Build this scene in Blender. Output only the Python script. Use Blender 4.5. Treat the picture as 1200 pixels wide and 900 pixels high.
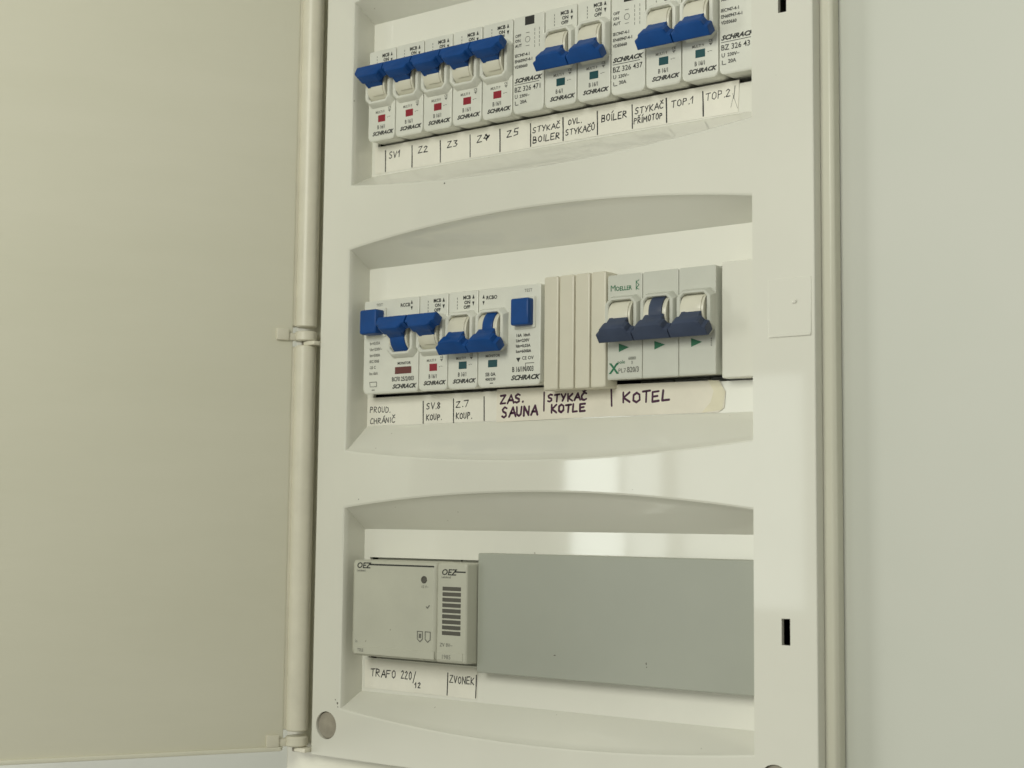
import bpy, bmesh, math, random
from mathutils import Vector, Matrix
random.seed(7)
for o in list(bpy.data.objects): bpy.data.objects.remove(o)
C = bpy.context.scene.collection
S = 0.001            # millimetres -> metres
Z0 = 1500.0          # height of the top breaker row above the floor, mm
def V(x, y, z): return Vector((x*S, y*S, (z+Z0)*S))

# ------------------------------------------------------------------ camera
cd = bpy.data.cameras.new('camera'); cam = bpy.data.objects.new('camera', cd); C.objects.link(cam)
fw = Vector((-0.59664, 0.79719, 0.09225)); rt = Vector((0.80115, 0.59837, 0.01073)); up = rt.cross(fw)
cam.matrix_world = Matrix.Translation(V(485.83, -530.07, -206.16)) @ Matrix((rt, up, -fw)).transposed().to_4x4()
cd.sensor_width = 36; cd.lens = 36*1752.7/1200; cd.clip_start = 0.02; cd.clip_end = 50
cd.dof.use_dof = True; cd.dof.focus_distance = 0.655; cd.dof.aperture_fstop = 20
bpy.context.scene.camera = cam

# ------------------------------------------------------------------ world, lamps, exposure
w = bpy.data.worlds.new('World'); bpy.context.scene.world = w; w.use_nodes = True
bg = w.node_tree.nodes['Background']; bg.inputs['Strength'].default_value = 0.33
# plain indoor surroundings: pale ceiling above, dimmer floor below
wt = w.node_tree; tcw = wt.nodes.new('ShaderNodeTexCoord'); sx_ = wt.nodes.new('ShaderNodeSeparateXYZ'); cr = wt.nodes.new('ShaderNodeValToRGB'); mr = wt.nodes.new('ShaderNodeMapRange')
mr.inputs['From Min'].default_value = -1; wt.links.new(tcw.outputs['Generated'], sx_.inputs[0]); wt.links.new(sx_.outputs['Z'], mr.inputs['Value']); wt.links.new(mr.outputs[0], cr.inputs['Fac'])
cr.color_ramp.elements[0].position = .25; cr.color_ramp.elements[0].color = (.78, .76, .62, 1); cr.color_ramp.elements[1].position = .75; cr.color_ramp.elements[1].color = (.90, .91, .80, 1)
wt.links.new(cr.outputs['Color'], bg.inputs['Color'])
def area(name, loc, target, sx, sy, power, col):
    l = bpy.data.lights.new(name, 'AREA'); l.shape = 'RECTANGLE'; l.size = sx; l.size_y = sy; l.energy = power; l.color = col
    o = bpy.data.objects.new(name, l); C.objects.link(o); o.location = V(*loc)
    o.rotation_euler = (V(*target)-V(*loc)).to_track_quat('-Z', 'Y').to_euler(); return o
area('room_lamp', (210, -1050, 230), (100, 0, -120), 0.45, 0.45, 5.9, (0.985, 0.985, 0.87))
for wx, wwid, wp in ((-1530, .155, 1.75), (-1385, .10, .6), (-1130, .32, 1.1)):      # the panes of one window
    area('window_pane', (wx, -2500, -130), (wx, 0, -130), wwid, 0.52, wp, (0.93, 1.0, 0.95))
area('side_fill_lamp', (-2300, -1500, -250), (-150, 0, -250), 0.9, 1.2, 34, (1.0, 1.0, 0.95))  # unseen fill lamp, added to brighten the wall left of the door
vs = bpy.context.scene.view_settings
vs.view_transform = 'Standard'; vs.look = 'None'; vs.exposure = 0; vs.gamma = 1; vs.use_curve_mapping = False

# ------------------------------------------------------------------ materials
M = {}
def mat(name, col, rough=0.4, var=0.04, vscale=40, bump=0.0, bscale=200, spec=0.5, speck=0.0, coat=0.0, stretch=None, col2=None):
    m = bpy.data.materials.new(name); m.use_nodes = True; nt = m.node_tree; b = nt.nodes['Principled BSDF']
    tc = nt.nodes.new('ShaderNodeTexCoord'); mp = nt.nodes.new('ShaderNodeMapping')
    geo = nt.nodes.new('ShaderNodeNewGeometry'); nt.links.new(geo.outputs['Position'], mp.inputs['Vector'])
    if stretch: mp.inputs['Scale'].default_value = stretch
    n = nt.nodes.new('ShaderNodeTexNoise'); n.inputs['Scale'].default_value = vscale; n.inputs['Detail'].default_value = 5; n.inputs['Roughness'].default_value = .6
    nt.links.new(mp.outputs[0], n.inputs['Vector'])
    r = nt.nodes.new('ShaderNodeValToRGB')
    c = Vector(col); d = Vector(col2) if col2 else c*(1-2.2*var)
    r.color_ramp.elements[0].position = .32; r.color_ramp.elements[1].position = .68
    r.color_ramp.elements[0].color = (*d, 1); r.color_ramp.elements[1].color = (*(c*(1+var)), 1)
    nt.links.new(n.outputs['Fac'], r.inputs['Fac'])
    out = r.outputs['Color']
    if speck:
        vo = nt.nodes.new('ShaderNodeTexNoise'); vo.inputs['Scale'].default_value = 330; vo.inputs['Detail'].default_value = 1
        nt.links.new(geo.outputs['Position'], vo.inputs['Vector'])
        rr = nt.nodes.new('ShaderNodeValToRGB'); rr.color_ramp.elements[0].position = .80; rr.color_ramp.elements[1].position = .83
        nt.links.new(vo.outputs['Fac'], rr.inputs['Fac'])
        mx = nt.nodes.new('ShaderNodeMix'); mx.data_type = 'RGBA'; mx.inputs[7].default_value = (.16, .14, .09, 1)
        ml = nt.nodes.new('ShaderNodeMath'); ml.operation = 'MULTIPLY'; ml.inputs[1].default_value = speck
        nt.links.new(rr.outputs['Color'], ml.inputs[0]); nt.links.new(ml.outputs[0], mx.inputs[0]); nt.links.new(out, mx.inputs[6]); out = mx.outputs[2]
    nt.links.new(out, b.inputs['Base Color'])
    rn = nt.nodes.new('ShaderNodeMapRange'); rn.inputs['To Min'].default_value = rough*.8; rn.inputs['To Max'].default_value = rough*1.25
    nt.links.new(n.outputs['Fac'], rn.inputs['Value']); nt.links.new(rn.outputs[0], b.inputs['Roughness'])
    b.inputs['Specular IOR Level'].default_value = spec; b.inputs['Coat Weight'].default_value = coat
    if bump:
        n2 = nt.nodes.new('ShaderNodeTexNoise'); n2.inputs['Scale'].default_value = bscale; n2.inputs['Detail'].default_value = 3
        nt.links.new(mp.outputs[0], n2.inputs['Vector'])
        bp = nt.nodes.new('ShaderNodeBump'); bp.inputs['Strength'].default_value = bump; bp.inputs['Distance'].default_value = .001
        nt.links.new(n2.outputs['Fac'], bp.inputs['Height']); nt.links.new(bp.outputs[0], b.inputs['Normal'])
    M[name] = m; return m
mat('cover', (.735, .73, .655), .045, .02, 9, .008, 14, speck=.45, spec=.5)
mat('plate', (.79, .785, .715), .05, .02, 9, .008, 14, speck=.45, spec=.5)
mat('flange', (.69, .68, .575), .3, .02, 12, .05, 30)
mat('door', (.755, .735, .62), .34, .02, 3, .06, 60, stretch=(1, 1, 5), col2=(.725, .71, .585))
mat('wall', (.60, .605, .55), .5, .02, 4, .08, 90, col2=(.56, .58, .515))
mat('dark', (.03, .03, .028), .8)
mat('interior', (.02, .02, .018), .9)  # near-black box and rails: shade of the gaps put into the colour
mat('body', (.71, .715, .645), .36, .03, 60, .03, 500, speck=.5)
mat('drum', (.69, .67, .56), .30, .02, 80)
mat('body_warm', (.66, .63, .52), .40, .02, 50, .03, 500)
mat('body_pale', (.57, .58, .515), .33, .02, 50, .03, 500)
mat('blue', (.003, .06, .25), .42, .06, 120, .06, 500, spec=.3)
mat('navy', (.045, .062, .11), .45, .06, 120, .06, 500, spec=.35)
mat('red', (.27, .008, .022), .35)
mat('maroon', (.13, .03, .025), .35)
mat('teal', (.003, .065, .075), .35)
mat('ink', (.012, .012, .014), .6)
mat('print', (.03, .032, .03), .6)
mat('print_soft', (.17, .17, .15), .6)
mat('marker', (.05, .005, .035), .5)
mat('green', (.008, .15, .065), .5)
mat('paper', (.82, .80, .72), .7, .025, 60, .05, 700)
mat('paper_old', (.79, .75, .65), .7, .03, 45, .05, 700)
mat('tape', (.76, .715, .55), .35, .05, 60)
mat('grey_plate', (.375, .39, .335), .30, .03, 12, .05, 60)
mat('grey_device', (.525, .525, .44), .42, .03, 30, .04, 400, speck=.6)
mat('screw', (.34, .31, .25), .55, .10, 150, .1, 300)
mat('hinge', (.72, .69, .57), .35, .03, 60)
mat('slot', (.10, .095, .08), .6)

# ------------------------------------------------------------------ mesh helpers (coordinates in mm)
def finish(name, bm, m, parent=None, smooth=None, loc=None):
    bmesh.ops.recalc_face_normals(bm, faces=bm.faces)
    me = bpy.data.meshes.new(name); bm.to_mesh(me); bm.free()
    for v in me.vertices: v.co *= S
    me.materials.append(M[m])
    if smooth:
        for p in me.polygons: p.use_smooth = True
        try: me.set_sharp_from_angle(angle=math.radians(smooth))
        except Exception: pass
        me.update()
        for p in me.polygons:
            if abs(p.normal.y) > .9995: p.use_smooth = False
    o = bpy.data.objects.new(name, me); C.objects.link(o)
    if name in ('printed_marking', 'fine_print', 'green_lettering'): o['kind'] = 'stuff'
    if parent: o.parent = parent
    if loc: o.location = loc
    return o
def empty(name, x, y, z, label, cat, group=None):
    o = bpy.data.objects.new(name, None); C.objects.link(o); o.location = V(x, y, z); o.empty_display_size = .01
    return tag(o, label, cat, group)
def tag(o, label, cat, group=None):
    o['label'] = label; o['category'] = cat
    if group: o['group'] = group
    return o
def box(bm, x0, x1, y0, y1, z0, z1, r=0, seg=2):
    g = bmesh.ops.create_cube(bm, size=1)
    vs_ = g['verts']
    for v in vs_: v.co = Vector(((x0+x1)/2+v.co.x*(x1-x0), (y0+y1)/2+v.co.y*(y1-y0), (z0+z1)/2+v.co.z*(z1-z0)))
    if r:
        es = list({e for v in vs_ for e in v.link_edges})
        bmesh.ops.bevel(bm, geom=es, offset=r, segments=seg, affect='EDGES', profile=.5, clamp_overlap=True)
def loop_faces(bm, a, b):
    n = len(a)
    for i in range(n): bm.faces.new((a[i], a[(i+1) % n], b[(i+1) % n], b[i]))
def vloop(bm, pts): return [bm.verts.new(p) for p in pts]
def tube(bm, cx, cy, z0, z1, r, n=20, bev=0):
    ls = [(z0, r-bev), (z0+bev, r), (z1-bev, r), (z1, r-bev)] if bev else [(z0, r), (z1, r)]
    rings = [vloop(bm, [(cx+q*math.cos(2*math.pi*i/n), cy+q*math.sin(2*math.pi*i/n), z) for i in range(n)]) for z, q in ls]
    for a, b in zip(rings, rings[1:]): loop_faces(bm, a, b)
    bm.faces.new(rings[0]); bm.faces.new(rings[-1])
def rrect(x0, x1, z0, z1, rb, rt_, n=4):
    """front-view outline with bottom corner radius rb and top radius rt_ (counter-clockwise)"""
    pts = []
    for cx, cz, r, a0 in ((x0+rb, z0+rb, rb, 180), (x1-rb, z0+rb, rb, 270), (x1-rt_, z1-rt_, rt_, 0), (x0+rt_, z1-rt_, rt_, 90)):
        for k in range(n+1):
            a = math.radians(a0+90*k/n); pts.append((cx+r*math.cos(a), cz+r*math.sin(a)))
    return pts
def inset(pts, e):
    cx = sum(p[0] for p in pts)/len(pts); cz = sum(p[1] for p in pts)/len(pts)
    hx = max(abs(p[0]-cx) for p in pts); hz = max(abs(p[1]-cz) for p in pts)
    return [(cx+(p[0]-cx)*(hx-e)/hx, cz+(p[1]-cz)*(hz-e)/hz) for p in pts]
def slab(bm, pts, yf, yb, bev=.5):
    """rounded outline extruded from yf (front) to yb with a softened front edge"""
    L = [vloop(bm, [(x, yf, z) for x, z in inset(pts, bev)]), vloop(bm, [(x, yf+bev*.3, z) for x, z in inset(pts, bev*.3)]),
         vloop(bm, [(x, yf+bev, z) for x, z in pts]), vloop(bm, [(x, yb, z) for x, z in pts])]
    for a, b in zip(L, L[1:]): loop_faces(bm, a, b)
    bm.faces.new(L[0]); bm.faces.new(L[-1])
def prism_x(bm, prof, x0, x1, bev=0):
    """(y,z) outline extruded along x"""
    def ring(x, e):
        cy = sum(p[0] for p in prof)/len(prof); cz = sum(p[1] for p in prof)/len(prof)
        hy = max(abs(p[0]-cy) for p in prof); hz = max(abs(p[1]-cz) for p in prof)
        return vloop(bm, [(x, cy+(p[0]-cy)*(hy-e)/hy, cz+(p[1]-cz)*(hz-e)/hz) for p in prof])
    rs = [ring(x0, bev), ring(x0+bev, 0), ring(x1-bev, 0), ring(x1, bev)] if bev else [ring(x0, 0), ring(x1, 0)]
    for a, b in zip(rs, rs[1:]): loop_faces(bm, a, b)
    bm.faces.new(rs[0]); bm.faces.new(rs[-1])
FONT = {}
def text(bm, s, x, z, h, y, bold=0.0, shear=0.0, wscale=1.0):
    """printed type, flat on the plane y, lower left corner at x, z, capital height h"""
    cu = bpy.data.curves.new('t', 'FONT'); cu.body = s; cu.size = h/0.69; cu.shear = shear; cu.offset = bold*h; cu.resolution_u = 2
    o = bpy.data.objects.new('t', cu); me = bpy.data.meshes.new_from_object(o)
    vs_ = [bm.verts.new((x+v.co.x*wscale, y, z+v.co.y)) for v in me.vertices]
    for p in me.polygons:
        try: bm.faces.new([vs_[i] for i in p.vertices])
        except ValueError: pass
    bpy.data.objects.remove(o); bpy.data.curves.remove(cu); bpy.data.meshes.remove(me)
def rect(bm, x0, x1, z0, z1, y): bm.faces.new(vloop(bm, [(x0, y, z0), (x1, y, z0), (x1, y, z1), (x0, y, z1)]))
def poly(bm, pts, y): bm.faces.new(vloop(bm, [(p[0], y, p[1]) for p in pts]))

# single-stroke hand lettering: strokes in a box 0..w by 0..1
HW = {
 'A': [[(0, 0), (.35, 1), (.65, 0)], [(.12, .38), (.58, .36)]], 'B': [[(0, 0), (.02, 1), (.4, .92), (.42, .6), (.05, .52), (.5, .4), (.48, .06), (0, 0)]],
 'C': [[(.58, .86), (.3, 1), (.04, .6), (.1, .12), (.35, 0), (.6, .12)]], 'D': [[(0, 0), (.02, 1), (.45, .82), (.5, .3), (.3, .02), (0, 0)]],
 'E': [[(.5, 1), (0, .96), (0, 0), (.52, .04)], [(0, .5), (.4, .53)]], 'F': [[(.55, 1), (0, .96), (0, 0)], [(0, .52), (.42, .55)]],
 'H': [[(0, 1), (.02, 0)], [(.5, 1), (.5, 0)], [(0, .5), (.5, .52)]], 'I': [[(.1, .95), (.1, 0)]], 'J': [[(.4, 1), (.4, .2), (.2, 0), (0, .15)]],
 'K': [[(0, 1), (.02, 0)], [(.52, .98), (.05, .45), (.55, 0)]], 'L': [[(.04, 1), (0, 0), (.5, .05)]],
 'M': [[(0, 0), (.06, 1), (.35, .4), (.62, 1), (.7, 0)]], 'N': [[(0, 0), (.02, 1), (.5, .02), (.52, 1)]],
 'O': [[(.28, 1), (.04, .75), (.05, .2), (.28, 0), (.52, .25), (.5, .78), (.28, 1)]], 'P': [[(0, 0), (.02, 1), (.42, .92), (.45, .6), (.05, .48)]],
 'R': [[(0, 0), (.02, 1), (.42, .92), (.44, .62), (.06, .5), (.52, 0)]], 'S': [[(.5, .9), (.28, 1), (.05, .8), (.1, .58), (.42, .42), (.45, .15), (.22, 0), (0, .1)]],
 'T': [[(0, .95), (.58, 1)], [(.3, .97), (.28, 0)]], 'U': [[(0, 1), (.03, .2), (.25, 0), (.48, .2), (.5, 1)]], 'V': [[(0, 1), (.26, 0), (.55, 1)]],
 'Y': [[(0, 1), (.25, .5)], [(.52, 1), (.18, 0)]], 'Z': [[(.02, .95), (.5, 1), (0, .02), (.55, .04)]],
 '1': [[(0, .6), (.3, 1), (.26, 0)]], '2': [[(.02, .8), (.25, 1), (.46, .8), (.02, .03), (.52, .04)]],
 '3': [[(.02, .95), (.45, .95), (.2, .58), (.47, .35), (.3, .02), (0, .06)]], '4': [[(.3, 1), (0, .4), (.5, .42)], [(.36, .62), (.34, 0)]],
 '5': [[(.48, 1), (.1, .98), (.05, .56), (.42, .5), (.42, .12), (.02, .02)]], '7': [[(0, .97), (.5, 1), (.2, 0)]],
 '8': [[(.25, .52), (.05, .78), (.26, 1), (.46, .78), (.05, .2), (.26, 0), (.48, .22), (.25, .52)]], '0': [[(.25, 1), (.04, .7), (.06, .2), (.26, 0), (.46, .3), (.44, .8), (.25, 1)]],
 '/': [[(.5, 1.15), (.1, -.35)]], '.': [[(.05, .0), (.1, .06)]], ' ': []}
ACC = {'Č': ('C', [[(.12, 1.38), (.3, 1.16), (.55, 1.4)]]), 'Ř': ('R', [[(.05, 1.38), (.22, 1.16), (.45, 1.4)]]), 'Í': ('I', [[(.08, 1.15), (.28, 1.4)]]),
       'Ů': ('U', [[(.25, 1.12), (.12, 1.26), (.26, 1.4), (.38, 1.26), (.25, 1.12)]]), 'Á': ('A', [[(.3, 1.12), (.5, 1.35)]])}
def stroke(bm, pts, wd, y):
    """a pen line: overlapping flat capsules"""
    for k, (a, b) in enumerate(zip(pts, pts[1:])):
        d = Vector((b[0]-a[0], b[1]-a[1])); L = d.length or 1e-6; d /= L; n = Vector((-d.y, d.x)); r = wd/2*random.uniform(.85, 1.12); P = []
        for c, a0 in ((Vector(b), -90), (Vector(a), 90)):
            for q in range(5):
                t = math.radians(a0+45*q); P.append(c+d*(r*math.cos(t))+n*(r*math.sin(t)))
        poly(bm, P, y-.004*(k % 4))
WR = None
def hand(bm, s, x, z, h, w_total, wd, y, tilt=0.0, slant=0.05):
    bm = bmesh.new()
    adv = []
    for ch in s: adv.append(.18 if ch == '.' else .28 if ch == 'I' or ch == 'Í' else .35 if ch == ' ' else .78 if ch == 'M' else .62)
    k = w_total/sum(adv); cx = 0
    for ch, a in zip(s, adv):
        base, extra = ACC.get(ch, (ch, [])); j = random.uniform(-.05, .05)*h; sc = h*random.uniform(.92, 1.08); kx = k*.80*random.uniform(.95, 1.05)
        for st in HW[base]+extra:
            pts = []
            for px, pz in st:
                X = cx+(px*kx)+slant*pz*h+random.uniform(-.02, .02)*h; Zz = pz*sc+j+random.uniform(-.02, .02)*h
                pts.append((x+X, z+Zz+X*tilt))
            stroke(bm, pts, wd, y)
        cx += a*k
    finish('handwriting', bm, WR[1], WR[0])
def line(pts, wd, y):
    bm = bmesh.new(); stroke(bm, pts, wd, y); finish('pen_line', bm, WR[1], WR[0])

# ------------------------------------------------------------------ dimensions (mm)
YF, YI = -5.7, 9.0                 # cover front plane, recessed plate plane (device fronts are at 0)
XL, XR, CL, CR = -5.4, 211.3, -23.9, 238.1
ZT, ZB = 70.6, -317.2
ROW = [0.0, -123.3, -246.7]
#        front top/bottom, inner top/bottom, arc rise top/bottom (relative to z=0)
OPEN = [(47.0, -43.7, 40.0, -37.0, 8.0, 6.0), (-76.0, -172.4, -83.3, -160.6, 8.2, 6.2), (-200.4, -293.6, -210.0, -287.0, 7.2, 6.6)]

# ------------------------------------------------------------------ wall (structure), with the niche the cabinet sits in
bm = bmesh.new()
o_ = [(-900, -900), (1200, -900), (1200, 700), (-900, 700)]; i_ = [(-36, -326), (230, -326), (230, 82), (-36, 82)]
a = vloop(bm, [(x, 7, z) for x, z in o_]); b = vloop(bm, [(x, 7, z) for x, z in i_]); c = vloop(bm, [(x, 95, z) for x, z in i_])
loop_faces(bm, a, b); loop_faces(bm, b, c)
wall = finish('wall', bm, 'wall', loc=(0, 0, Z0*S)); wall['kind'] = 'structure'

# ------------------------------------------------------------------ the cabinet
cab = empty('distribution_cabinet', 107, 7, -330, 'white plastic fuse cabinet set in the wall with three openings and door swung open', 'fuse box')
base_off = Vector((-107*S, -7*S, 330*S))
def cpart(name, bm, m, smooth=None, parent=None):
    o = finish(name, bm, m, parent or cab, smooth)
    if parent is None: o.location = base_off
    return o
# back box
bm = bmesh.new(); box(bm, -34, 228, 20, 90, -324, 80)
bmesh.ops.delete(bm, geom=[f for f in bm.faces if f.calc_center_median().y < 21], context='FACES')
cpart('back_box', bm, 'interior')
for z in ROW:
    bm = bmesh.new(); box(bm, -20, 216, 58, 59.2, z-17.5, z+17.5); box(bm, -20, 216, 59.2, 89.8, z-12, z+12); cpart('mounting_rail', bm, 'interior')
# outer flange
bm = bmesh.new()
def ring(x0, x1, z0, z1, y): return vloop(bm, [(x0, y, z0), (x1, y, z0), (x1, y, z1), (x0, y, z1)])
L = [ring(-47, 243.3, -340, 93, 6.6), ring(-47, 243.3, -340, 93, 2.2), ring(-46.5, 242.8, -339.5, 92.5, 1.0), ring(-45.4, 241.7, -338.4, 91.4, .5), ring(-22, 236.5, -315, 68, .5), ring(-22, 236.5, -315, 68, 20)]
for p, q in zip(L, L[1:]): loop_faces(bm, p, q)
cpart('wall_flange', bm, 'flange', 50)

# front cover: one flat front with three lens-shaped openings, two screw holes and two key slots
def opening(e, y, t):
    """outline of an opening; t=0 front edge, t=1 inner plate edge; e widens it (rounded lip)"""
    def f(O):
        ft, fb, it, ib, at, ab = O; n = 40; P = []
        zt0, zb0 = ft+(it-ft)*t, fb+(ib-fb)*t
        for k in range(n+1):
            u = k/n; x = XL-e+(XR-XL+e+e*.12)*u; P.append((x, y, zb0-e-(1-t)*ab*(1-(2*u-1)**2)))
        for k in range(n+1):
            u = 1-k/n; x = XL-e+(XR-XL+e+e*.12)*u; P.append((x, y, zt0+e+(1-t)*at*(1-(2*u-1)**2)))
        return P
    return f
bm = bmesh.new()
front = []
rect_o = vloop(bm, [(CL+.5, YF, ZB+.5), (CR-.5, YF, ZB+.5), (CR-.5, YF, ZT-.5), (CL+.5, YF, ZT-.5)])
def edges(vs_): return [bm.edges.new((vs_[i], vs_[(i+1) % len(vs_)])) for i in range(len(vs_))]
E_ = edges(rect_o)
inner_loops = []
for O in OPEN:
    l0 = vloop(bm, opening(1.1, YF, 0)(O)); E_ += edges(l0); inner_loops.append((O, l0))
holes = []
for hx, hz in ((-14.3, -302.6), (220.0, -303.2), (-14.3, 61), (220, 61)):
    l = vloop(bm, [(hx+6.5*math.cos(t*math.pi/14), YF, hz+6.5*math.sin(t*math.pi/14)) for t in range(28)]); E_ += edges(l); holes.append((l, 3.2))
for sz in (1.2, -246.6):
    l = vloop(bm, [(223.2, YF, sz-5), (226.8, YF, sz-5), (226.8, YF, sz+5), (223.2, YF, sz+5)]); E_ += edges(l); holes.append((l, 2.0))
bmesh.ops.triangle_fill(bm, use_beauty=True, use_dissolve=False, edges=E_)
for O, l0 in inner_loops:
    prev = l0
    for e, y, t in ((.35, YF+.35, 0), (0, YF+1.1, 0), (0, YF+3.5, .16), (0, YI-1.6, .90), (0, YI, 1.0)):
        l = vloop(bm, opening(e, y, t)(O)); loop_faces(bm, prev, l); prev = l
for l, d in holes:
    k = vloop(bm, [(v.co.x, YF+d, v.co.z) for v in l]); loop_faces(bm, l, k)
r1 = vloop(bm, [(CL+.15, YF+.15, ZB+.15), (CR-.15, YF+.15, ZB+.15), (CR-.15, YF+.15, ZT-.15), (CL+.15, YF+.15, ZT-.15)])
r2 = vloop(bm, [(CL, YF+.5, ZB), (CR, YF+.5, ZB), (CR, YF+.5, ZT), (CL, YF+.5, ZT)])
r3 = vloop(bm, [(CL, .2, ZB), (CR, .2, ZB), (CR, .2, ZT), (CL, .2, ZT)])
for p, q in ((rect_o, r1), (r1, r2), (r2, r3)): loop_faces(bm, p, q)
cover = cpart('front_cover', bm, 'cover', 32)
# recessed plates with the device slot
for O, z in zip(OPEN, ROW):
    bm = bmesh.new(); it, ib = O[2], O[3]
    a = vloop(bm, [(XL-.2, YI-.02, ib-.2), (XR+.2, YI-.02, ib-.2), (XR+.2, YI-.02, it+.2), (XL-.2, YI-.02, it+.2)])
    b = vloop(bm, [(-1.6, YI-.02, z-24.4), (210.9, YI-.02, z-24.4), (210.9, YI-.02, z+23.3), (-1.6, YI-.02, z+23.3)])
    c = vloop(bm, [(v.co.x, YI+2.0, v.co.z) for v in b])
    loop_faces(bm, a, b); loop_faces(bm, b, c)
    cpart('recessed_plate', bm, 'plate', None)
for hx, hz in ((-14.3, -302.6), (220.0, -303.2)):
    bm = bmesh.new(); n = 28
    rr = [vloop(bm, [(hx+r*math.cos(2*math.pi*i/n), y, hz+r*math.sin(2*math.pi*i/n)) for i in range(n)]) for r, y in ((6.45, YF+1.6), (5.8, YF+.9), (4.8, YF+1.0))]
    for p, q in zip(rr, rr[1:]): loop_faces(bm, p, q)
    bm.faces.new(rr[-1]); cpart('screw_cap', bm, 'screw', 40)
# latch pad on the lock side
bm = bmesh.new(); box(bm, 218.3, 236.6, YF-.25, YF+.3, -133.4, -110.4, .22)
lt = cpart('latch_pad', bm, 'cover', 40)
bm = bmesh.new(); box(bm, 218.6, 236.4, YF-.6, YF-.2, -133.3, -132.2, .18); box(bm, 228.8, 230.4, YF-.8, YF-.4, -120.5, -119.2, .18)
finish('latch_ridge', bm, 'cover', lt, 40)

# door, swung open 120 degrees
HX, HY = -35.5, -12.5; A = math.radians(60); ux, uy = -math.cos(A), -math.sin(A); nx, ny = math.sin(A), -math.cos(A)
def dbox(bm, s0, s1, t0, t1, z0, z1, r=.8):
    """s along the door from the hinge, t outwards from its inner face"""
    k = bmesh.new(); box(k, s0, s1, t0, t1, z0, z1, r)
    vm = {}
    for v in k.verts: vm[v] = bm.verts.new((HX+ux*v.co.x+nx*v.co.y, HY+uy*v.co.x+ny*v.co.y, v.co.z))
    for f in k.faces: bm.faces.new([vm[v] for v in f.verts])
    k.free()
bm = bmesh.new(); dbox(bm, 0, 268, -14, 0, ZB+1.2, ZT, 1.2)
door = cpart('door', bm, 'door', 40)
bm = bmesh.new(); dbox(bm, 1.5, 266, -.2, 1.6, ZB+1.5, ZB+3.6, .5); finish('door_lip', bm, 'door', door, 40)
for z0, z1 in ((-111.8, ZT), (-306.5, -121.0)):
    bm = bmesh.new(); tube(bm, -32.7, -6.6, z0, z1, 5.3, 28, .5); dbox(bm, -3, 2.4, -8, -.6, z0+.5, z1-.5, .6); finish('hinge_tube', bm, 'hinge', door, 40)
for z in (-116.6, -311.6):
    hg = bmesh.new(); tube(hg, -32.7, -6.6, z-2.2, z+2.6, 5.5, 24, .6)
    h = cpart('hinge', hg, 'hinge', 40)
    bm = bmesh.new(); dbox(bm, 2.5, 8.6, -.3, 1.8, z-2.2, z+3.6, .5); dbox(bm, -2, 4, -3, .8, z-2.0, z+1.6, .5); finish('hinge_bracket', bm, 'hinge', h, 40)
    bm = bmesh.new(); tube(bm, -32.7, -6.6, z-4.6, z-2.2, 2.0, 16); finish('hinge_pin', bm, 'screw', h, 40)
    bm = bmesh.new(); box(bm, -31.5, -24.1, -9.5, -3.0, z-4.4, z-2.4, .4); finish('hinge_tab', bm, 'hinge', h, 40)

# ------------------------------------------------------------------ devices (local frame: x from the left edge, z from the row's centre line)
W = 17.5
DC = (3.2, 3.9); DR = 8.0           # switch drum: centre (y,z), radius
def base_body(bm, x0, x1, rb=2.4, zt=22.5, zb=-22.5, gap=.22, bev=.4):
    n0 = len(bm.verts)
    slab(bm, rrect(x0+gap, x1-gap, zb, zt, rb, .9), 0, 26, bev)
    bm.verts.ensure_lookup_table()
    for v in bm.verts[n0:]:            # rounded lower nose, underside rising towards the rail
        if v.co.z < -15: v.co.z += 1.7*min(v.co.y, 9)/9 + (.7 if v.co.y < .1 else .25 if v.co.y < .3 else 0)
    box(bm, x0+.25, x1-.25, 26, 57.6, -40, 40, .5, 1)
def cheek(bm, x0, x1):
    """raised frame round the switch opening"""
    def octo(xa, xb, za, zb_, c, y): return vloop(bm, [(xa+c, y, za), (xb-c, y, za), (xb, y, za+c), (xb, y, zb_-c), (xb-c, y, zb_), (xa+c, y, zb_), (xa, y, zb_-c), (xa, y, za+c)])
    L = [octo(x0+.2, x1-.2, -6.2, 13.4, 2.6, .1), octo(x0+.55, x1-.55, -5.0, 12.5, 2.6, -2.6), octo(x0+1.0, x1-1.0, -4.4, 12.0, 2.6, -3.3), octo(x0+2.4, x1-2.4, -3.6, 11.3, 1.6, -3.3), octo(x0+2.8, x1-2.8, -3.3, 11.0, 1.5, -2.8), octo(x0+2.8, x1-2.8, -3.3, 11.0, 1.5, .1)]
    for p, q in zip(L, L[1:]): loop_faces(bm, p, q)
def arc_prof(r, a0, a1, n=22):
    return [(DC[0]-r*math.cos(math.radians(a0+(a1-a0)*k/n)), DC[1]+r*math.sin(math.radians(a0+(a1-a0)*k/n))) for k in range(n+1)]
def drum_mesh(x0):
    bm = bmesh.new(); prism_x(bm, arc_prof(DR, -66, 66), x0+3.3, x0+14.2, .2); return bm
def drum_step(x0, on):
    bm = bmesh.new(); a0, a1 = (-37, 30) if on else (-30, 45)
    P = arc_prof(DR+.5, a0, a1, 14)+arc_prof(DR-1, a1, a0, 6); prism_x(bm, P, x0+6.1, x0+13.2, .15); return bm
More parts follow.
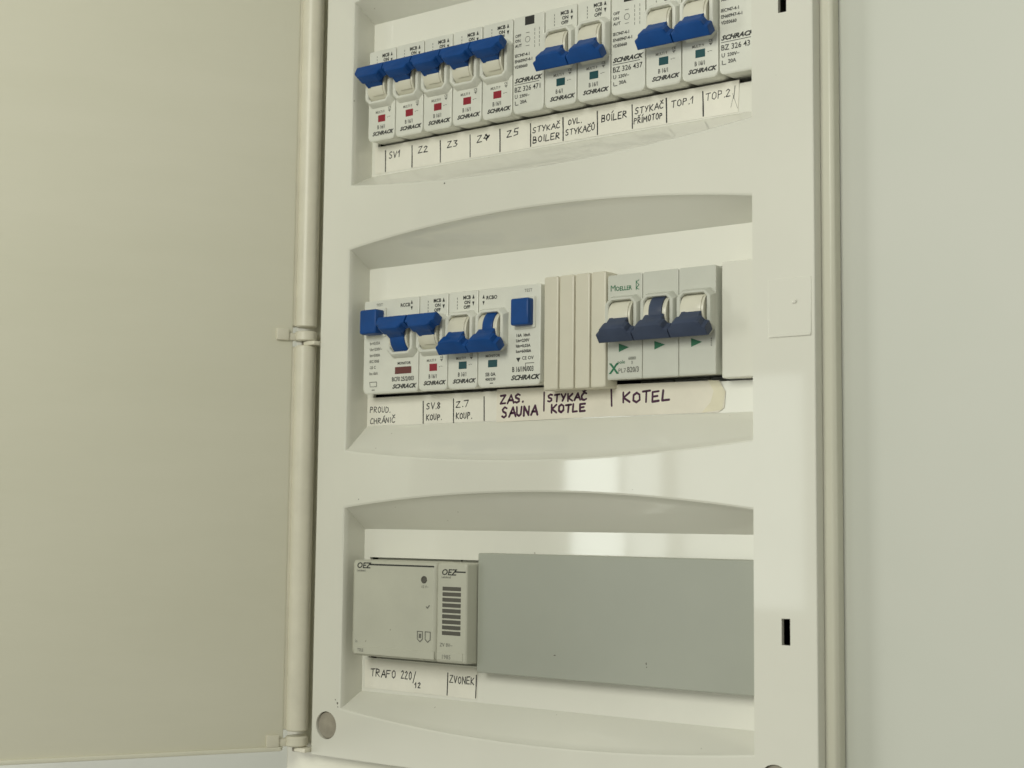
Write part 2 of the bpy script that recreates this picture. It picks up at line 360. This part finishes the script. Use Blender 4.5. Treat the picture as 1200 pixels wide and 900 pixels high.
def lever_mesh(x0, on, n=1, stem=False, pitch=W):
    bm = bmesh.new(); th = math.radians(28 if on else -40); u = (-math.cos(th), math.sin(th)); nn = (math.sin(th), math.cos(th))
    sg = -1 if on else 1
    def at(x, r, t): return (x, DC[0]+u[0]*r+nn[0]*t, DC[1]+u[1]*r+nn[1]*t)
    def pr(P): return [at(0, r, t)[1:] for r, t in P]
    for k in range(n):
        X = x0+k*pitch
        # T-shaped grip: a bar across the whole pole with a hump towards the middle of the opening
        def outline(e):
            return [(X+.06+e*.4, -2.4+e), (X+W-.06-e*.4, -2.4+e), (X+W-.06-e*.4, 2.0-e), (X+15.8-e, 2.5-e), (X+15.0-e, 4.2-e), (X+13.8-e, 4.8-e), (X+3.6+e, 4.8-e), (X+2.4+e, 4.2-e), (X+1.6+e, 2.5-e), (X+.06+e*.4, 2.0-e)]
        L = [vloop(bm, [at(x, r, sg*t) for x, t in outline(e)]) for r, e in ((9.6, .4), (10.0, 0), (14.0, 0), (14.55, .22), (14.8, .7))]
        for p_, q_ in zip(L, L[1:]): loop_faces(bm, p_, q_)
        bm.faces.new(L[0]); bm.faces.new(L[-1])
        Q = [(6.6, sg*-1.2), (10.2, sg*-1.2), (10.2, sg*4.6), (6.6, sg*4.9)]
        prism_x(bm, pr(Q), X+4.0, X+13.4, .3)
        if stem and (stem is True or k in stem[2:] or len(stem) == 2):
            a0, a1 = (-64, 20) if on else (-20, 62)
            xa, xb = (stem[0], stem[1]) if stem is not True else (7.2, 12.6)
            prism_x(bm, arc_prof(DR+.75, a0, a1, 14)+arc_prof(DR-1, a1, a0, 6), X+xa, X+xb, .2)
    return bm
def brand(bm, s, x, z, h, wsc, y=-.1): text(bm, s, x, z, h, y, .065, .35, wsc)
def arrows(bm, x, z, h, y=-.1):
    poly(bm, [(x, z+.25*h), (x+1.3, z+.25*h), (x+.65, z+h)], y); poly(bm, [(x, z-.25*h), (x+.65, z-h), (x+1.3, z-.25*h)], y)
def breaker(on, rating, ind):
    """parts of a one-pole breaker as (name, bmesh, material, smooth, parent index)"""
    out = []
    bm = bmesh.new(); base_body(bm, 0, W); cheek(bm, 0, W); out.append(('body', bm, 'body', 35, None))
    out.append(('switch_drum', drum_mesh(0), 'drum', 40, 0)); out.append(('drum_step', drum_step(0, on), 'drum', 40, 0))
    out.append(('toggle', lever_mesh(0, on), 'blue', 26, None))
    bm = bmesh.new(); box(bm, 6.6, 11.2, -.12, .3, -13.3, -9.9, .08, 1); out.append(('indicator_window', bm, ind, None, None))
    bm = bmesh.new(); text(bm, 'MCB', 8.6, 18.7, 1.6, -.1, .05, 0, .95); text(bm, 'ON', 9.4, 16.5, 1.5, -.1, .05); text(bm, 'OFF', 9.0, 14.3, 1.5, -.1, .05); arrows(bm, 14.0, 18.0, 2.6)
    for q in range(4): rect(bm, 5.2, 5.45, 14.4+q*1.5, 15.3+q*1.5, -.1)
    text(bm, rating, 6.2, -16.7, 1.9, -.1, .015, 0, .72); brand(bm, 'SCHRACK', 3.2, -19.7, 1.75, 1.12)
    out.append(('printed_marking', bm, 'print', None, 0))
    bm = bmesh.new(); text(bm, 'MULTI 9', 5.0, -8.9, 1.2, -.1, .02, 0, .9); text(bm, 'CE', 12.9, -7.6, 1.1, -.1, .03); poly(bm, [(13, -8.0), (14.8, -8.0), (13.9, -9.2)], -.1)
    rect(bm, 12.4, 13.0, -11.7, -11.4, -.1); text(bm, '~', 13.2, -12.0, 1.6, -.1); out.append(('fine_print', bm, 'print_soft', None, 0))
    return out
def contactor(num):
    out = []
    bm = bmesh.new(); base_body(bm, 0, W); out.append(('body', bm, 'body', 35, None))
    bm = bmesh.new(); box(bm, 6.6, 11.8, -.1, .3, 17.9, 21.9, .08, 1); out.append(('indicator_window', bm, 'dark', None, None))
    bm = bmesh.new()
    for k, s in enumerate(('OFF', 'ON', 'AUT')): text(bm, s, 1.2, 13.0-k*2.3, 1.3, -.1, .03)
    for k, s in enumerate(('IEC947-4-1', 'EN60947-4-1', 'VDE0660')): text(bm, s, 1.1, 3.8-k*2.6, 1.35, -.1, .035, 0, .95)
    brand(bm, 'SCHRACK', 1.1, -8.1, 1.9, 1.18); rect(bm, 1.1, 14.8, -9.1, -8.85, -.1)
    text(bm, 'BZ '+num, 1.0, -12.4, 2.3, -.1, .012, 0, .95); text(bm, 'U', 1.2, -15.3, 1.7, -.1, .02); text(bm, '230V~', 4.0, -15.2, 1.4, -.1, .03)
    text(bm, 'I', 1.3, -18.3, 1.7, -.1, .02); text(bm, '20A', 4.3, -18.0, 1.5, -.1, .03); rect(bm, 1.8, 3.4, -18.5, -18.2, -.1)
    out.append(('printed_marking', bm, 'print', None, 0))
    bm = bmesh.new()
    for r in range(14):
        a, b = r*2*math.pi/14, (r+.8)*2*math.pi/14
        stroke(bm, [(8.2+1.3*math.cos(a), 11.2+1.3*math.sin(a)), (8.2+1.3*math.cos(b), 11.2+1.3*math.sin(b))], .25, -.1)
    for z in (8.2, 14.2): rect(bm, 7.2, 9.2, z, z+.25, -.1)
    for x in (12.0, 14.6):
        for q in range(5): rect(bm, x, x+.25, 6.8+q*1.9, 8.1+q*1.9, -.1)
    out.append(('fine_print', bm, 'print_soft', None, 0)); return out
def place(root, parts):
    """link the built parts under root: part > sub-part"""
    made = []
    for name, bm, m, sm, par in parts:
        me = None
        o = finish(name, bm, m, root if par is None else made[par], sm); made.append(o)
    return root
def copy_tree(o, parent=None):
    c = o.copy(); C.objects.link(c); c.parent = parent
    for ch in [k for k in bpy.data.objects if k.parent == o]: copy_tree(ch, c)
    return c

P1, X1 = 17.63, -.45
G1 = 'devices snapped side by side in the top row'
first = {}
specs = [
 ('on', 'B 16/1', 'red', 'circuit breaker with raised blue toggle above handwritten SV1, at the end of the row'),
 ('on', 'B 16/1', 'red', 'circuit breaker with raised blue toggle above handwritten Z2'),
 ('on', 'B 16/1', 'red', 'circuit breaker with raised blue toggle above handwritten Z3'),
 ('on', 'B 16/1', 'red', 'circuit breaker with raised blue toggle above handwritten Z4'),
 ('on', 'B 16/1', 'red', 'circuit breaker with raised blue toggle next to contactor printed BZ 326 471'),
 ('con', '326 471', None, 'grey flat contactor printed BZ 326 471 with small dark window'),
 ('off', 'B 6/1', 'teal', 'circuit breaker B 6/1 with lowered blue toggle beside contactor printed 326 471'),
 ('off', 'B 16/1', 'teal', 'circuit breaker with lowered blue toggle above the single handwritten word BOÍLER'),
 ('con', '326 437', None, 'grey flat contactor printed BZ 326 437 between two pairs of lowered toggles'),
 ('off', 'B 16/1', 'teal', 'circuit breaker with lowered blue toggle above handwritten TOP. 1, beside contactor printed 326 437'),
 ('off', 'B 16/1', 'teal', 'circuit breaker with lowered blue toggle above handwritten TOP. 2'),
 ('con', '326 431', None, 'grey flat contactor at the row end, half hidden by the cover edge')]
for k, (kind, txt, ind, lab) in enumerate(specs):
    key = (kind, txt); nm = 'contactor' if kind == 'con' else 'circuit_breaker'
    if key not in first:
        r = empty(nm, X1+k*P1, 0, ROW[0], lab, nm.replace('_', ' '), G1)
        place(r, contactor(txt) if kind == 'con' else breaker(kind == 'on', txt, ind)); first[key] = r
    else:
        r = copy_tree(first[key]); r.location = V(X1+k*P1, 0, ROW[0]); tag(r, lab, nm.replace('_', ' '), G1)
    if (kind, k) == ('off', 7) or (kind, k) == ('off', 10): pass

# second row
X2 = -.5; G2 = 'devices snapped side by side in the middle row'
# residual current device, two modules
r = empty('residual_current_device', X2, 0, ROW[1], 'two-module residual current switch with raised blue toggle and blue test button, above handwritten CHRÁNIČ', 'circuit breaker', G2)
out = []
bm = bmesh.new(); base_body(bm, 0, 2*W); cheek(bm, W-.6, 2*W-.6); box(bm, 2.0, 14.6, -.9, .3, 4.6, 18.6, .4, 1); out.append(('body', bm, 'body', 35, None))
out.append(('switch_drum', drum_mesh(W-.6), 'drum', 40, 0))
out.append(('toggle', lever_mesh(W-.6, True, 1, (4.6, 13.2)), 'blue', 26, None))
bm = bmesh.new(); box(bm, 3.0, 13.6, -6.6, 0, 5.6, 17.4, 1.0); out.append(('test_button', bm, 'blue', 26, None))
bm = bmesh.new(); box(bm, 20.4, 30.6, -.12, .3, -13.6, -10.3, .08, 1); out.append(('indicator_window', bm, 'maroon', None, None))
bm = bmesh.new(); text(bm, 'RCCB', 23.2, 18.2, 1.6, -.1, .04); arrows(bm, 29.6, 18.6, 2.4)
text(bm, 'BCF0 25/2/003', 18.6, -17.0, 2.0, -.1, .025, 0, .78); brand(bm, 'SCHRACK', 19.0, -20.4, 1.9, 1.15); text(bm, 'MONITOR', 22.0, -9.2, 1.2, -.1, .04)
out.append(('printed_marking', bm, 'print', None, 0))
bm = bmesh.new(); text(bm, 'TEST', 8.0, 19.6, 1.3, -.1)
for q, s in enumerate(('In=0,03A', 'Un=230V~', 'Im=500A', 'IEC1008', '-25 C', 'Inc 6kA')): text(bm, s, 4.2, 1.2-q*2.9, 1.35, -.1, .03, 0, .9)
stroke(bm, [(4.5, -16.8), (9.0, -16.8), (9.0, -19.0), (5.0, -19.0), (4.5, -16.8)], .3, -.1); rect(bm, 6.0, 7.8, -20.8, -20.4, -.1)
out.append(('fine_print', bm, 'print_soft', None, 0)); place(r, out)
for k, kind, ind, lab in ((2, 'on', 'red', 'circuit breaker with raised blue toggle above handwritten SV.8 KOUP.'), (3, 'off', 'teal', 'circuit breaker with lowered blue toggle above handwritten Z.7 KOUP.')):
    r = copy_tree(first[(kind, 'B 16/1')]); r.location = V(X2+k*W, 0, ROW[1]); tag(r, lab, 'circuit breaker', G2)
# breaker with residual current protection
r = empty('residual_current_breaker', X2+4*W, 0, ROW[1], 'two-module residual current breaker with lowered toggle and framed blue square button, above handwritten SAUNA', 'circuit breaker', G2)
out = []
bm = bmesh.new(); base_body(bm, 0, 2*W+.2); cheek(bm, 0, W); box(bm, 20.6, 32.4, -.8, .3, 2.8, 17.2, .5, 1); out.append(('body', bm, 'body', 35, None))
out.append(('switch_drum', drum_mesh(0), 'drum', 40, 0)); out.append(('toggle', lever_mesh(0, False, 1, (6.6, 12.2)), 'blue', 26, None))
bm = bmesh.new(); box(bm, 21.6, 31.4, -4.6, 0, 4.0, 16.0, .8); out.append(('test_button', bm, 'blue', 26, None))
bm = bmesh.new(); box(bm, 6.0, 11.2, -.12, .3, -13.4, -10.1, .08, 1); out.append(('indicator_window', bm, 'teal', None, None))
bm = bmesh.new(); text(bm, 'RCBO', 4.6, 17.6, 1.6, -.1, .04); arrows(bm, 2.4, 17.6, 2.4); text(bm, 'B 16/1N/003', 19.6, -16.2, 2.2, -.1, .03, 0, .72); brand(bm, 'SCHRACK', 19.0, -19.8, 2.0, 1.16)
for q, s in enumerate(('16A  IdnA', 'Un=230V', 'Idn=0,03A', 'Icn=6000A')): text(bm, s, 21.6, -.6-q*2.4, 1.3, -.1, .04)
poly(bm, [(21.8, -10.0), (24.2, -10.0), (23, -12.0)], -.1); text(bm, 'CE OV', 25.0, -11.0, 1.5, -.1, .02)
text(bm, 'SB 0A', 4.6, -17.4, 1.6, -.1, .03); text(bm, '400/230', 4.6, -19.4, 1.2, -.1, .03); rect(bm, 7.2, 9.0, -20.8, -20.4, -.1); out.append(('printed_marking', bm, 'print', None, 0))
bm = bmesh.new(); text(bm, 'TEST', 26.0, 19.2, 1.4, -.1); text(bm, 'MONITOR', 4.6, -8.8, 1.2, -.1, .03); stroke(bm, [(26, -14.4), (27, -14.4), (27, -12.6), (31.6, -12.6)], .3, -.1); out.append(('fine_print', bm, 'print_soft', None, 0)); place(r, out)
# ribbed blanking cover, four ribs
r = empty('ribbed_blanking_cover', X2+6*W+.7, 0, ROW[1], 'beige blanking cover of four vertical ribs between two groups of breakers', 'blanking cover')
for k in range(4):
    bm = bmesh.new(); wd = 8.25; x0 = 1.2+k*wd
    slab(bm, rrect(x0+.02, x0+wd-.5, -25.2, 24.8, .8, .8, 2), -.4, 8.8, .8); finish('rib', bm, 'body_warm', r, 40)
bm = bmesh.new(); box(bm, 1.7, 4*wd+.4, 1.2, 8.7, -24.9, 24.5); finish('backing', bm, 'body_warm', r)
# three-pole breaker
r = empty('three_pole_breaker', X2+8*W, 0, ROW[1], 'three-pole breaker with dark slate toggles and green arrows, above handwritten KOTEL', 'circuit breaker', G2)
out = []; PW = 17.5
bm = bmesh.new()
for k in range(3): base_body(bm, k*PW, k*PW+PW, .5, gap=.14, bev=.25); cheek(bm, k*PW, k*PW+PW)
out.append(('body', bm, 'body_pale', 35, None))
for k in range(3):
    out.append(('switch_drum', drum_mesh(k*PW), 'drum', 40, 0))
    if k != 1: out.append(('drum_step', drum_step(k*PW, False), 'drum', 40, 0))
for k in range(3): out.append(('toggle', lever_mesh(k*PW, False, 1, (6.2, 12.4) if k == 1 else False), 'navy', 26, None))
bm = bmesh.new(); text(bm, 'M', 1.4, 15.6, 2.6, -.1, 0); text(bm, 'OELLER', 4.2, 15.6, 1.8, -.1, .025, 0, .9); stroke(bm, [(15.8, 15.4), (14.4, 16), (15.8, 17.4), (14.4, 18.6), (15.8, 19.4)], .3, -.1); stroke(bm, [(14.4, 15.4), (14.4, 19.2)], .3, -.1)
text(bm, 'X', 1.2, -19.6, 4.3, -.1, .04); text(bm, 'pole', 5.2, -15.6, 1.5, -.1, .01); out.append(('green_lettering', bm, 'green', None, 0))
for k in range(3):
    bm = bmesh.new(); poly(bm, [(k*PW+5.9, -10.6), (k*PW+5.9, -7.0), (k*PW+11.0, -8.8)], -.1); out.append(('green_arrow', bm, 'green', None, 0))
bm = bmesh.new(); text(bm, 'PL7-', 5.6, -19.4, 1.8, -.1); text(bm, 'B20/3', 10.0, -19.4, 2.2, -.1, .03, 0, .8); text(bm, '6000', 10.6, -14.2, 1.3, -.1, .02); text(bm, '3', 12.0, -16.0, 1.2, -.1, .02)
for q in range(4): rect(bm, 50.1, 50.5, -8+q*-.9, -7.4+q*-.9, -.1)
out.append(('printed_marking', bm, 'print_soft', None, 0)); place(r, out)
# white blank at the end of the middle row
bm = bmesh.new(); slab(bm, rrect(193.5, 211.0, -23.9, 23.6, .6, .6, 2), 1.8, 8.9, .6)
o = finish('blanking_strip', bm, 'cover', None, 35, V(0, 0, ROW[1])); tag(o, 'plain white blanking strip beside the three-pole breaker with slate toggles', 'blanking cover')

# third row: bell transformer, bell, blank plate
def soft_box(bm, x0, x1, yf, yb, z0, z1):
    """device front with sloping top and bottom edges"""
    prof = [(yb, z0), (yf+3.0, z0), (yf+1.0, z0+1.6), (yf+.25, z0+4.0), (yf, z0+4.6), (yf, z1-1.2), (yf+.5, z1-.4), (yf+1.6, z1), (yb, z1)]
    prism_x(bm, prof, x0, x1, .45)
zc = ROW[2]
r = empty('bell_transformer', 0, 0, zc, 'grey three-module bell transformer above handwritten TRAFO 220/12', 'transformer')
bm = bmesh.new(); slab(bm, rrect(.6, 52.3, -22.1, 22.3, 2.0, 1.4), -6, 12, 1.9); box(bm, .9, 52, 12, 57.6, -40, 40); body = finish('body', bm, 'grey_device', r, 45)
bm = bmesh.new(); box(bm, 3.0, 51.6, -6.25, -5.6, -21.2, -17.6, .2, 1); finish('lower_band', bm, 'grey_device', body)
bm = bmesh.new(); n = 16; rr = [vloop(bm, [(45.0+q*math.cos(2*math.pi*i/n), y, 14.3+q*math.sin(2*math.pi*i/n)) for i in range(n)]) for q, y in ((1.7, -6.02), (1.6, -6.35), (1.2, -6.35), (1.0, -6.1))]
for p, q in zip(rr, rr[1:]): loop_faces(bm, p, q)
bm.faces.new(rr[-1]); finish('indicator_lamp', bm, 'slot', body, 40)
bm = bmesh.new(); text(bm, 'OEZ', 3.6, 18.6, 2.6, -6.1, .03, .2, 1.15); rect(bm, 11.6, 50.8, 20.0, 20.7, -6.1); finish('printed_marking', bm, 'print', body)
bm = bmesh.new(); text(bm, 'Letohrad', 3.8, 17.0, 1.0, -6.1, .02); text(bm, '12 V~', 43.4, 10.6, 1.2, -6.1); text(bm, 'In', 3.6, -16, 1.3, -6.1); text(bm, 'TR8', 5, -20.2, 1.6, -6.3)
stroke(bm, [(46.6, 2.2), (47.2, 1.6), (48.4, 2.8)], .5, -6.1)
for x, s in ((41.6, 4.6), (46.2, 4.6)):
    stroke(bm, [(x, -9.0), (x+3.0, -9.0), (x+3.0, -12.4), (x+1.5, -13.6), (x, -12.4), (x, -9.0)], .45, -6.1)
rect(bm, 42.4, 43.8, -12, -10, -6.1); finish('fine_print', bm, 'print_soft', body)
r = empty('door_chime', 52.5, 0, zc, 'grey slotted electric bell above handwritten ZVONEK, against the blank grey plate', 'bell')
bm = bmesh.new(); slab(bm, rrect(.05, 17.4, -22.1, 22.2, .8, 1.2), -6, 12, .9); box(bm, .3, 17.2, 12, 57.6, -40, 40); body = finish('body', bm, 'grey_device', r, 45)
for k in range(9):
    bm = bmesh.new(); z = 11.6-k*2.46; box(bm, 3.4, 14.0, -6.12, -5.4, z-1.75, z, .1, 1); finish('sound_slot', bm, 'slot', body)
bm = bmesh.new(); box(bm, .6, 15.6, -6.3, -5.6, -21.0, -17.4, .2, 1); finish('lower_band', bm, 'grey_device', body)
bm = bmesh.new(); text(bm, 'OEZ', 2.6, 16.8, 2.6, -6.1, .03, .2, 1.15); rect(bm, 10.4, 16.6, 18.0, 18.6, -6.1); finish('printed_marking', bm, 'print', body)
bm = bmesh.new(); text(bm, 'Letohrad', 2.8, 15.4, 1.0, -6.1, .02); text(bm, 'ZV 8V~', 2.2, -15.0, 1.6, -6.1); text(bm, '1985', 3.4, -20.4, 1.9, -6.35); finish('fine_print', bm, 'print_soft', body)
bm = bmesh.new(); slab(bm, rrect(70.4, 211.0, zc-26.0, zc+26.8, .5, .5, 2), 1.0, 8.9, .5)
o = finish('blank_plate', bm, 'grey_plate', None, 35, V(0, 0, 0)); tag(o, 'wide plain grey blanking plate filling the bottom opening', 'blanking plate')

# small chips and grime, where the photograph shows them
def scuff(x, y, z, r, ax=1.0, parent=None):
    bm = bmesh.new(); n = 9
    poly(bm, [(x+ax*r*random.uniform(.6, 1.2)*math.cos(2*math.pi*i/n), z+r*random.uniform(.6, 1.2)*math.sin(2*math.pi*i/n)) for i in range(n)], y)
    k = finish('scuff_mark', bm, 'slot', parent)
    if parent is cab: k.location = base_off
for q in ((53.2, YF-.03, -50.6, .45), (-7.2, YF-.03, -291.8, .6), (-8.6, YF-.03, -290.2, .35), (-7.0, YF-.03, -293.4, .4), (3.6, YF-.03, -198.6+2.6, .3)): scuff(*q, parent=cab)
plate_ = [k for k in bpy.data.objects if k.name == 'blank_plate'][0]
for q in ((158.6, .97, -263.2, .55, .5), (158.9, .97, -264.6, .4, .5), (112.8, .97, -262.6, .22, 3.0)): scuff(*q, parent=plate_)
# ------------------------------------------------------------------ handwritten paper strips
YP = YI-.25
def strip(name, lab, pts, m, thick=.18):
    bm = bmesh.new()
    a = vloop(bm, [(x, YP, z) for x, z in pts]); b = vloop(bm, [(x, YP+thick, z) for x, z in pts]); loop_faces(bm, a, b); bm.faces.new(a); bm.faces.new(b)
    o = finish(name, bm, m, None, None, V(0, 0, 0)); return tag(o, lab, 'paper label')
YT = YP-.03
def writing(parent, fn, m='ink'):
    global WR; WR = (parent, m); fn(None)
s1 = strip('paper_label', 'long white paper strip handwritten from SV1 to TOP. 2 under the top row', [(-3.0, -36.0), (60, -36.3), (130, -36.2), (197.5, -36.5), (198.2, -22.9), (-3.4, -22.7)], 'paper')
bars = [3.6, 20.7, 38.4, 56.5, 74.1, 91.6, 109.6, 128.0, 146.1, 163.3, 181.1]
def f1(bm):
    for x in bars: line([(x-.1, -25.1), (x+.05, -30), (x+.1, -35.6)], .62, YT)
    for x, s, w_ in ((6.0, 'SV1', 8.2), (24.6, 'Z2', 7.0), (42.6, 'Z3', 7.4), (60.6, 'Z4', 8.0), (78.0, 'Z5', 8.0)): hand(bm, s, x, -29.4, 3.1, w_, .48, YT, .02)
    line([(65.6, -26.4), (67.4, -27.6), (66.0, -28.6), (67.8, -27.0)], .8, YT)
    hand(bm, 'STYKAČ', 92.8, -29.6, 2.5, 15.6, .45, YT, .01); hand(bm, 'BOILER', 93.0, -34.4, 2.7, 15.6, .5, YT, .02)
    hand(bm, 'OVL.', 112.4, -28.9, 2.4, 7.6, .45, YT); hand(bm, 'STYKAČŮ', 111.0, -33.6, 2.6, 16.2, .45, YT, .02)
    hand(bm, 'BOÍLER', 130.2, -30.4, 2.9, 13.6, .48, YT, .02)
    hand(bm, 'STYKAČ', 147.6, -29.4, 2.6, 14.6, .45, YT, .02); hand(bm, 'PŘÍMOTOP', 147.0, -33.8, 2.5, 14.8, .45, YT, .03)
    hand(bm, 'TOP.1', 165.8, -29.4, 2.9, 12.0, .42, YT, .01); hand(bm, 'TOP.2', 182.4, -29.4, 3.0, 12.4, .38, YT, .01)
writing(s1, f1)
writing(s1, lambda bm: (line([(196.2, -25.2), (195.6, -30.4)], .42, YT), line([(195.0, -28.2), (197.4, -34.8)], .16, YT), line([(195.9, -28), (194.2, -34)], .16, YT)), 'print_soft')
s2 = strip('paper_label', 'white paper strip in thin pen handwriting, PROUD. CHRÁNIČ to Z.7 KOUP.', [(-5.0, -160.3), (74.6, -160.2), (74.6, -146.6), (-5.0, -146.6)], 'paper')
def f2(bm):
    for x, a, b in ((30.4, -149.6, -160.0), (48.8, -149.2, -160.2), (66.8, -149.0, -159.8)): line([(x-.1, a), (x, (a+b)/2), (x+.1, b)], .62, YT)
    hand(bm, 'PROUD.', -3.2, -153.8, 2.7, 13.2, .42, YT, -.02); hand(bm, 'CHRÁNIČ', -3.2, -159.2, 2.5, 16.4, .42, YT, .02)
    hand(bm, 'SV.8', 32.4, -153.4, 2.8, 9.2, .46, YT, .01); hand(bm, 'KOUP.', 32.4, -158.6, 2.6, 9.6, .46, YT)
    hand(bm, 'Z.7', 50.2, -153.2, 2.9, 8.4, .46, YT, .01); hand(bm, 'KOUP.', 50.4, -158.6, 2.7, 9.6, .46, YT)
writing(s2, f2)
YP2 = YP; YP = YP-.14; YT = YP-.03
s3 = strip('paper_label', 'cream paper strip in thick marker, ZAS. SAUNA to KOTEL', [(74.0, -160.8), (130, -160.2), (188.0, -160.4), (190.8, -158.6), (191.4, -152), (188.5, -147.2), (140, -146.7), (105, -146.2), (74.2, -145.9)], 'paper_old')
def f3(bm):
    line([(100.6, -148.4), (100.5, -156.6)], .9, YT); line([(136.0, -147.2), (136.3, -155.8)], 1.0, YT)
    hand(bm, 'ZAS.', 76.2, -152.4, 3.6, 13.4, 1.0, YT, .01); hand(bm, 'SAUNA', 77.2, -158.6, 4.2, 20.4, 1.05, YT, .02)
    hand(bm, 'STYKAČ', 102.6, -152.8, 3.2, 21.4, .95, YT, .01); hand(bm, 'KOTLE', 104.6, -157.6, 3.2, 19.0, 1.0, YT, .005); hand(bm, 'KOTEL', 142.0, -154.6, 4.4, 24.4, 1.0, YT)
writing(s3, f3, 'marker')
bm = bmesh.new(); poly(bm, [(180.5, -160.2), (190.0, -159.4), (191.3, -152), (188.2, -147.4), (183.4, -146.9), (186.0, -151.5), (184.6, -156)], YP-.06); finish('tape_stain', bm, 'tape', s3)
YP = YP2; YT = YP-.03
s4 = strip('paper_label', 'short white paper strip handwritten TRAFO 220/12 and ZVONEK', [(-3.4, -285.2), (64.6, -285.6), (64.8, -272.0), (-3.6, -272.0)], 'paper')
def f4(bm):
    for x in (47.6, 64.2): line([(x+.1, -275.0), (x, -280), (x-.2, -285.0)], .62, YT)
    hand(bm, 'TRAFO', .4, -279.6, 3.6, 16.6, .5, YT, -.005); hand(bm, '220/', 19.4, -279.6, 3.7, 9.6, .5, YT, -.01); hand(bm, '12', 27.8, -283.0, 2.5, 4.2, .5, YT)
    hand(bm, 'ZVONEK', 48.8, -279.2, 3.1, 14.8, .45, YT, -.01)
writing(s4, f4)
# the ink strokes lie a hair in front of their paper
